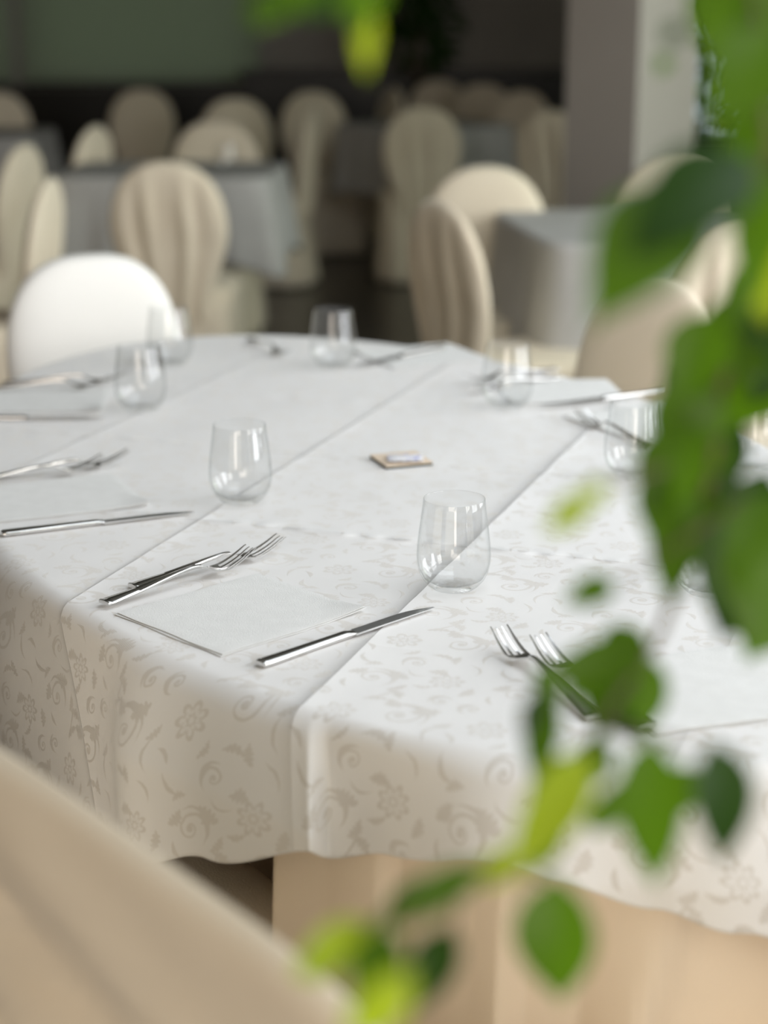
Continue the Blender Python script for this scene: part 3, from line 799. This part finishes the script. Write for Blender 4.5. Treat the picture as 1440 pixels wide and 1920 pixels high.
# garden hedge outside the back window
bm = bmesh.new(); r = random.Random(9)
for _ in range(1500):
    c_ = Vector((r.uniform(.8, 5), r.uniform(14.6, 15.8), r.uniform(0, 3.4)))
    d = Vector((r.uniform(-1, 1), r.uniform(-1, 1), r.uniform(-1, .4))).normalized()*.2
    leaf_mesh(bm, c_, c_+d, .1, Vector((r.uniform(-1, 1), -1, r.uniform(0, 1))).normalized(), r.choice((0, 1, 2)))
hg = obj('hedge', bm, LEAFM); tag(hg, 'green garden hedge seen through the window right of the pillar', 'hedge', None, 'stuff')
bm = bmesh.new(); box(bm, -8, 8, Y1+.16, 20, -.12, -.02)
lw = obj('lawn', bm, M['hedge'], smooth=False); struct(lw)

# ------------------------------------------------------------------ things on the table
ZT = TZ + .0004
# glasses
bm = bmesh.new()
outer = [(0, .0), (.020, .0), (.0245, .0012), (.0295, .005), (.0355, .012), (.0398, .021), (.0420, .031), (.0426, .040), (.0420, .052), (.0402, .068), (.0380, .084), (.0362, .098), (.0353, .1065), (.0350, .1072)]
inner = [(.0345, .1070), (.0345, .1060), (.0354, .098), (.0372, .084), (.0394, .068), (.0411, .052), (.0417, .040), (.0411, .031), (.0388, .022), (.0340, .0135), (.026, .0085), (.016, .0065), (.008, .0062), (0, .0066)]
lathe(bm, outer+inner, 72)
gl = obj('stemless_glass', bm, M['glass'])
gpos = [(850,1103,'sharp empty stemless glass right of the front knife'),(452,941,'empty stemless glass behind the two front forks'),
 (265,768,'empty stemless glass beside the left hand knives, in front of the brightened chair'),(320,683,'empty stemless glass overlapping the lower right edge of the brightened chair'),
 (625,688,'empty stemless glass at the far end against the dark floor'),(950,763,'empty stemless glass before the pinkish chair on the far right side'),
 (1187,893,'stemless glass with its rim showing just left of the big leaf mass'),(1330,1112,'stemless glass half hidden by leaves, bright highlights showing'),
 (1408,880,'stemless glass at the right edge seen through a gap in the leaves')]
for k, (x, y, lb) in enumerate(gpos):
    o = gl if k == 0 else gl.copy()
    if k: COL.objects.link(o)
    p = T(x, y); o.location = (p.x, p.y, ZT); o.rotation_euler.z = k
    tag(o, lb, 'glass', 'stemless glasses on the oval table')
o = gl.copy(); COL.objects.link(o); p = T(415, 290); o.location = (-.62, 7.15, ZT); tag(o, 'tiny blurred glass on the left hand background table', 'glass')

# fork: x along the handle, origin at the handle end
def make_fork():
    root = empty('fork', None, None)
    zk = [(0, .0030), (.05, .0070), (.10, .0135), (.130, .0160), (.142, .0135), (.152, .0075), (.163, .0038), (.175, .0042), (.190, .0085), (.205, .0150), (.216, .0215)]
    def zz(x):
        for (a, va), (b_, vb) in zip(zk, zk[1:]):
            if x <= b_: t = (x-a)/(b_-a); return va+(vb-va)*t
        return zk[-1][1]
    def zs(x): return sum(zz(min(.216, max(0, x+k*.003))) for k in (-2, -1, 0, 1, 2))/5
    # handle
    bm = bmesh.new(); rg = []
    wk = [(0, .0185), (.0015, .0205), (.01, .0198), (.04, .0150), (.08, .0098), (.12, .0060), (.138, .0062)]
    def ww(x, ks):
        for (a, va), (b_, vb) in zip(ks, ks[1:]):
            if x <= b_: t = (x-a)/(b_-a); return va+(vb-va)*t
        return ks[-1][1]
    for i in range(47):
        x = .138*i/46; w = ww(x, wk)/2; z = zs(x); th = .0011 + .0009*(x/.138)
        if x < .004: th += .0008
        rg.append([(x, s*w, z + t*th + (.0007*(1-abs(s)) if t > 0 else 0)) for s, t in ((-1, -.4), (-.9, -1), (0, -1), (.9, -1), (1, -.4), (1, .4), (.92, 1), (.3, 1.1), (0, 1.15), (-.3, 1.1), (-.92, 1), (-1, .4))])
    loft(bm, rg, cap=True)
    obj('handle', bm, M['steel'], root, angle=50)
    # head with four tines
    bm = bmesh.new()
    hw = [(.136, .0062), (.146, .0085), (.154, .0170), (.162, .0235), (.172, .0250), (.216, .0215)]
    cols = [(-1, -.74), (-.42, -.18), (.18, .42), (.74, 1)]
    xs_root = [.136+.002*i for i in range(19)]     # up to .172
    def P(x, s, t):
        w = ww(x, hw)/2; cup = .0022*(s*s)*min(1, max(0, (x-.145)/.02))
        return Vector((x, s*w, zs(x)+cup+t*.0007))
    sl = [-1, -.74, -.42, -.18, .18, .42, .74, 1]
    for t in (-1, 1):
        g_ = [[bm.verts.new(P(x, s, t)) for s in sl] for x in xs_root]
        for a, b_ in zip(g_, g_[1:]):
            for j in range(7):
                f = (a[j], b_[j], b_[j+1], a[j+1])
                bm.faces.new(f if t < 0 else tuple(reversed(f)))
        if t < 0: g0 = g_
        else: g1 = g_
    for i in range(len(xs_root)-1):
        bm.faces.new((g0[i][0], g1[i][0], g1[i+1][0], g0[i+1][0])); bm.faces.new((g0[i+1][7], g1[i+1][7], g1[i][7], g0[i][7]))
    for j in (1, 3, 5):
        bm.faces.new((g0[-1][j], g1[-1][j], g1[-1][j+1], g0[-1][j+1]))
    obj('neck', bm, M['steel'], root, angle=50)
    for c0, c1 in cols:
        bm = bmesh.new()
        rg = []
        for i in range(17):
            x = .172 + .044*i/16; k = 1 - .55*(i/16)**2.5; m_ = (c0+c1)/2; h_ = (c1-c0)/2*k
            rg.append([P(x, m_-h_, -1*k), P(x, m_+h_, -1*k), P(x, m_+h_, 1*k), P(x, m_-h_, 1*k)])
        loft(bm, rg, cap=True); obj('tine', bm, M['steel'], root, angle=60)
    return root
def make_knife():
    root = empty('table_knife', None, None)
    bm = bmesh.new(); rg = []
    wk = [(0, .0135), (.003, .0165), (.02, .0168), (.08, .0130), (.120, .0125), (.132, .0135)]
    def ww(x, ks):
        for (a, va), (b_, vb) in zip(ks, ks[1:]):
            if x <= b_: t = (x-a)/(b_-a); return va+(vb-va)*t
        return ks[-1][1]
    for i in range(45):
        x = .132*i/44; w = ww(x, wk)/2; th = .0036 if x < .122 else .0036-.0020*(x-.122)/.01
        if x < .003: th = .0024+.0012*x/.003
        rg.append([(x, w*math.copysign(abs(math.cos(a))**.7, math.cos(a)), .0038+th*math.copysign(abs(math.sin(a))**.75, math.sin(a))) for a in [2*PI*k/20 for k in range(20)]])
    loft(bm, rg, cap=True); obj('handle', bm, M['steel'], root, angle=50)
    bm = bmesh.new(); rg = []
    for i in range(41):
        t = i/40; x = .130 + .122*t
        top = .0082*(1 - max(0, (t-.55)/.45)**2.2*1.35)     # belly side curves to the tip
        bot = -.0075 + .0005*math.sin(t*PI) if t < .97 else -.0070
        if t < .06: top = .0055 + (top-.0055)*(t/.06)
        top = max(top, bot+.0006)
        th = .0010*(1-.5*t)
        rg.append([(x, bot, .0035-th), (x, bot, .0035+th), (x, bot*.3+top*.7, .0035+th*.8), (x, top, .0035+.00015), (x, top, .0035-.00015), (x, bot*.3+top*.7, .0035-th*.8)])
    loft(bm, rg, cap=True); obj('blade', bm, M['blade'], root, angle=40)
    return root
FORK = make_fork(); KNIFE = make_knife(); fu = [False, False]
def lay(kind, px_end, px_tip, label, dz=0.0, anchor='end', tilt=0.0):
    i = 0 if kind == 'fork' else 1; src = (FORK, KNIFE)[i]
    o = copy_tree(src) if fu[i] else src; fu[i] = True
    a = T(*px_end); b_ = T(*px_tip, TZ + (.02 if i == 0 else .003)); d = (b_-a); d.z = 0; ln = .216 if i == 0 else .252
    dn = d.normalized()
    p = a if anchor == 'end' else b_ - dn*ln
    o.location = (p.x, p.y, ZT+dz); o.rotation_euler = (0, -tilt, math.atan2(dn.y, dn.x))
    tag(o, label, kind if i == 0 else 'knife', 'forks on the oval table' if i == 0 else 'table knives on the oval table'); return o
NAPT = .0032
lay('fork', (195, 1141), (473, 1032), 'front steel fork lying on the napkin edge, nearest of the front pair', NAPT)
lay('fork', (248, 1106), (524, 1009), 'second steel fork of the front pair, tines farther back', .0004)
lay('knife', (487, 1252), (808, 1138), 'sharp steel knife lying right of the front napkin')
lay('knife', (3, 1006), (342, 962), 'steel knife on the left side of the table behind the front forks')
lay('fork', (-60, 915), (195, 860), 'blurred fork at the left edge, its tines lower than its twin', NAPT, 'tip')
lay('fork', (-20, 902), (243, 847), 'blurred fork at the left edge with the highest reaching tines', .0004, 'tip')
lay('knife', (-60, 789), (195, 783), 'blurred knife by the left edge in front of the third glass', 0, 'tip')
lay('fork', (-40, 735), (208, 712), 'dark blurred fork at left touching the third glass', NAPT, 'tip')
lay('fork', (-20, 722), (238, 700), 'dark blurred fork at left just behind its twin', .0004, 'tip')
lay('fork', (448, 628), (538, 656), 'tiny dark fork at the far edge of the table, tines to the right', 0, 'tip')
lay('knife', (762, 672), (668, 690), 'blurred knife right of the farthest middle glass', NAPT, 'tip')
lay('fork', (1050, 697), (872, 706), 'blurred fork behind the far right glass', NAPT, 'tip')
lay('fork', (1040, 712), (882, 722), 'blurred fork behind the far right glass, nearer of the pair', .0004, 'tip')
lay('knife', (1180, 748), (1015, 765), 'blurred knife pointing left, lying right of the far right glass', NAPT, 'tip')
lay('fork', (1210, 840), (1085, 768), 'blurred fork left of the glass rim beside the leaf mass', 0, 'tip')
lay('fork', (1112, 1350), (935, 1178), 'steel fork at right pointing away, leftmost of the pair behind the leaves', .0004, 'tip')
lay('fork', (1232, 1385), (1008, 1198), 'steel fork at right half covered by leaves, its handle on the napkin', NAPT, 'tip')

# napkins
def napkin_mesh(seed, sx=.205, sy=.185):
    r = random.Random(seed); bm = bmesh.new(); nx, ny = 34, 30
    def hh(u, v, top):
        e = .0003*math.sin(u*31+seed)+.0003*math.sin(v*40+u*13)
        lift = .0030*max(0, u-.86)/.14*max(0, .25-v)/.25*4
        return (.0028 + e + lift*.8 if top else .0002+lift*.5)
    for layer, (z0, z1, inset) in enumerate(((.0002, .0013, .0), (.0016, .0027, .0015))):
        g0, g1 = [], []
        for j in range(ny+1):
            a, b_ = [], []
            for i in range(nx+1):
                u, v = i/nx, j/ny
                wob = .0010*math.sin(u*9+seed+layer)+.0008*math.sin(v*11+layer*2)
                x = (u-.5)*(sx-2*inset) + (wob if i in (0, nx) else 0); y = (v-.5)*(sy-2*inset) + (.0010*math.sin(u*10+seed) if j in (0, ny) else 0)
                lift = .005*max(0, (u-.72)/.28)**2*max(0, (.30-v)/.30) + .0003*math.sin(u*17+v*9+seed)
                ed = min(u, 1-u, v, 1-v); rnd_ = .00045*max(0, 1-ed/.012)
                a.append(bm.verts.new((x, y, z0+max(0, lift)+rnd_*.3))); b_.append(bm.verts.new((x, y, z1+max(0, lift)-rnd_)))
            g0.append(a); g1.append(b_)
        for j in range(ny):
            for i in range(nx):
                bm.faces.new((g0[j][i], g0[j+1][i], g0[j+1][i+1], g0[j][i+1])); bm.faces.new((g1[j][i], g1[j][i+1], g1[j+1][i+1], g1[j+1][i]))
        for i in range(nx):
            bm.faces.new((g0[0][i], g0[0][i+1], g1[0][i+1], g1[0][i])); bm.faces.new((g0[ny][i+1], g0[ny][i], g1[ny][i], g1[ny][i+1]))
        for j in range(ny):
            bm.faces.new((g0[j+1][0], g0[j][0], g1[j][0], g1[j+1][0])); bm.faces.new((g0[j][nx], g0[j+1][nx], g1[j+1][nx], g1[j][nx]))
    return bm
naps = [(None, (-.158, 1.862), 44, 'folded white paper napkin lying between the front forks and knife'),
        ((108, 934), None, 24, 'folded white napkin at the left edge between blurred forks and knife'),
        ((85, 752), None, 3, 'blurred napkin at the far left between two dark forks and a knife'),
        ((1050, 735), None, 186, 'blurred napkin right of the far right glass'),
        ((790, 668), None, 205, 'blurred napkin at the far end beyond the knife'),
        ((1215, 790), None, 30, 'white napkin with one corner sticking out over the table edge at right'),
        (None, (.316, 1.640), 19, 'white napkin at right under the leaves, beside the half covered forks')]
for k, (px, xy, rz, lb) in enumerate(naps):
    o = obj('napkin', napkin_mesh(k), M['napkin'], angle=50)
    p = T(*px) if px else Vector((*xy, 0))
    o.location = (p.x, p.y, ZT-.0001); o.rotation_euler.z = math.radians(rz); tag(o, lb, 'napkin', 'napkins on the oval table')

# small card in the middle of the table with a white sachet on it
cdp = T(752, 866); rzc = math.radians(20)
ce = empty('coaster', 'small square beige card with dark edge lying in the middle of the cloth', 'coaster', (cdp.x, cdp.y, ZT), rzc)
bm = bmesh.new(); box(bm, -.036, .036, -.036, .036, 0, .0035); bevel(bm, .0008); obj('backing', bm, M['card_edge'], ce, smooth=False)
bm = bmesh.new(); box(bm, -.0358, .0358, -.0358, .0358, .0035, .0052); bevel(bm, .0004); obj('face', bm, M['card'], ce, smooth=False)
sm_ = bpy.data.materials.new('printed_sachet_paper'); sm_.use_nodes = True
N = sm_.node_tree.nodes; L = sm_.node_tree.links; b = N['Principled BSDF']; b.inputs['Roughness'].default_value = .5
tc = N.new('ShaderNodeTexCoord'); vo = N.new('ShaderNodeTexNoise'); vo.inputs['Scale'].default_value = 90; L.new(tc.outputs['Object'], vo.inputs['Vector'])
rp = N.new('ShaderNodeValToRGB'); rp.color_ramp.elements[0].position = .60; rp.color_ramp.elements[0].color = (.84, .83, .86, 1); rp.color_ramp.elements[1].position = .64; rp.color_ramp.elements[1].color = (.45, .46, .68, 1)
L.new(vo.outputs['Fac'], rp.inputs['Fac']); L.new(rp.outputs['Color'], b.inputs['Base Color'])
bm = bmesh.new(); nx, ny = 20, 12; gr = []
for t in (-1, 1):
    g_ = []
    for j in range(ny+1):
        row = []
        for i in range(nx+1):
            u, v = i/nx, j/ny; puff = .0028*math.sin(PI*u)**.7*math.sin(PI*v)**.7 + .0002
            crk = .0006*math.sin(u*23+v*9)
            row.append(bm.verts.new(((u-.5)*.052, (v-.5)*.040, .003+t*puff+crk)))
        g_.append(row)
    gr.append(g_)
    for j in range(ny):
        for i in range(nx):
            f = (g_[j][i], g_[j][i+1], g_[j+1][i+1], g_[j+1][i]); bm.faces.new(f if t > 0 else tuple(reversed(f)))
bmesh.ops.remove_doubles(bm, verts=list(bm.verts), dist=.0003)
o = obj('sachet', bm, sm_); pp = T(760, 869); o.location = (pp.x, pp.y, ZT+.0052); o.rotation_euler.z = math.radians(2)
tag(o, 'small white paper sachet with bluish print lying on the beige card', 'sachet')
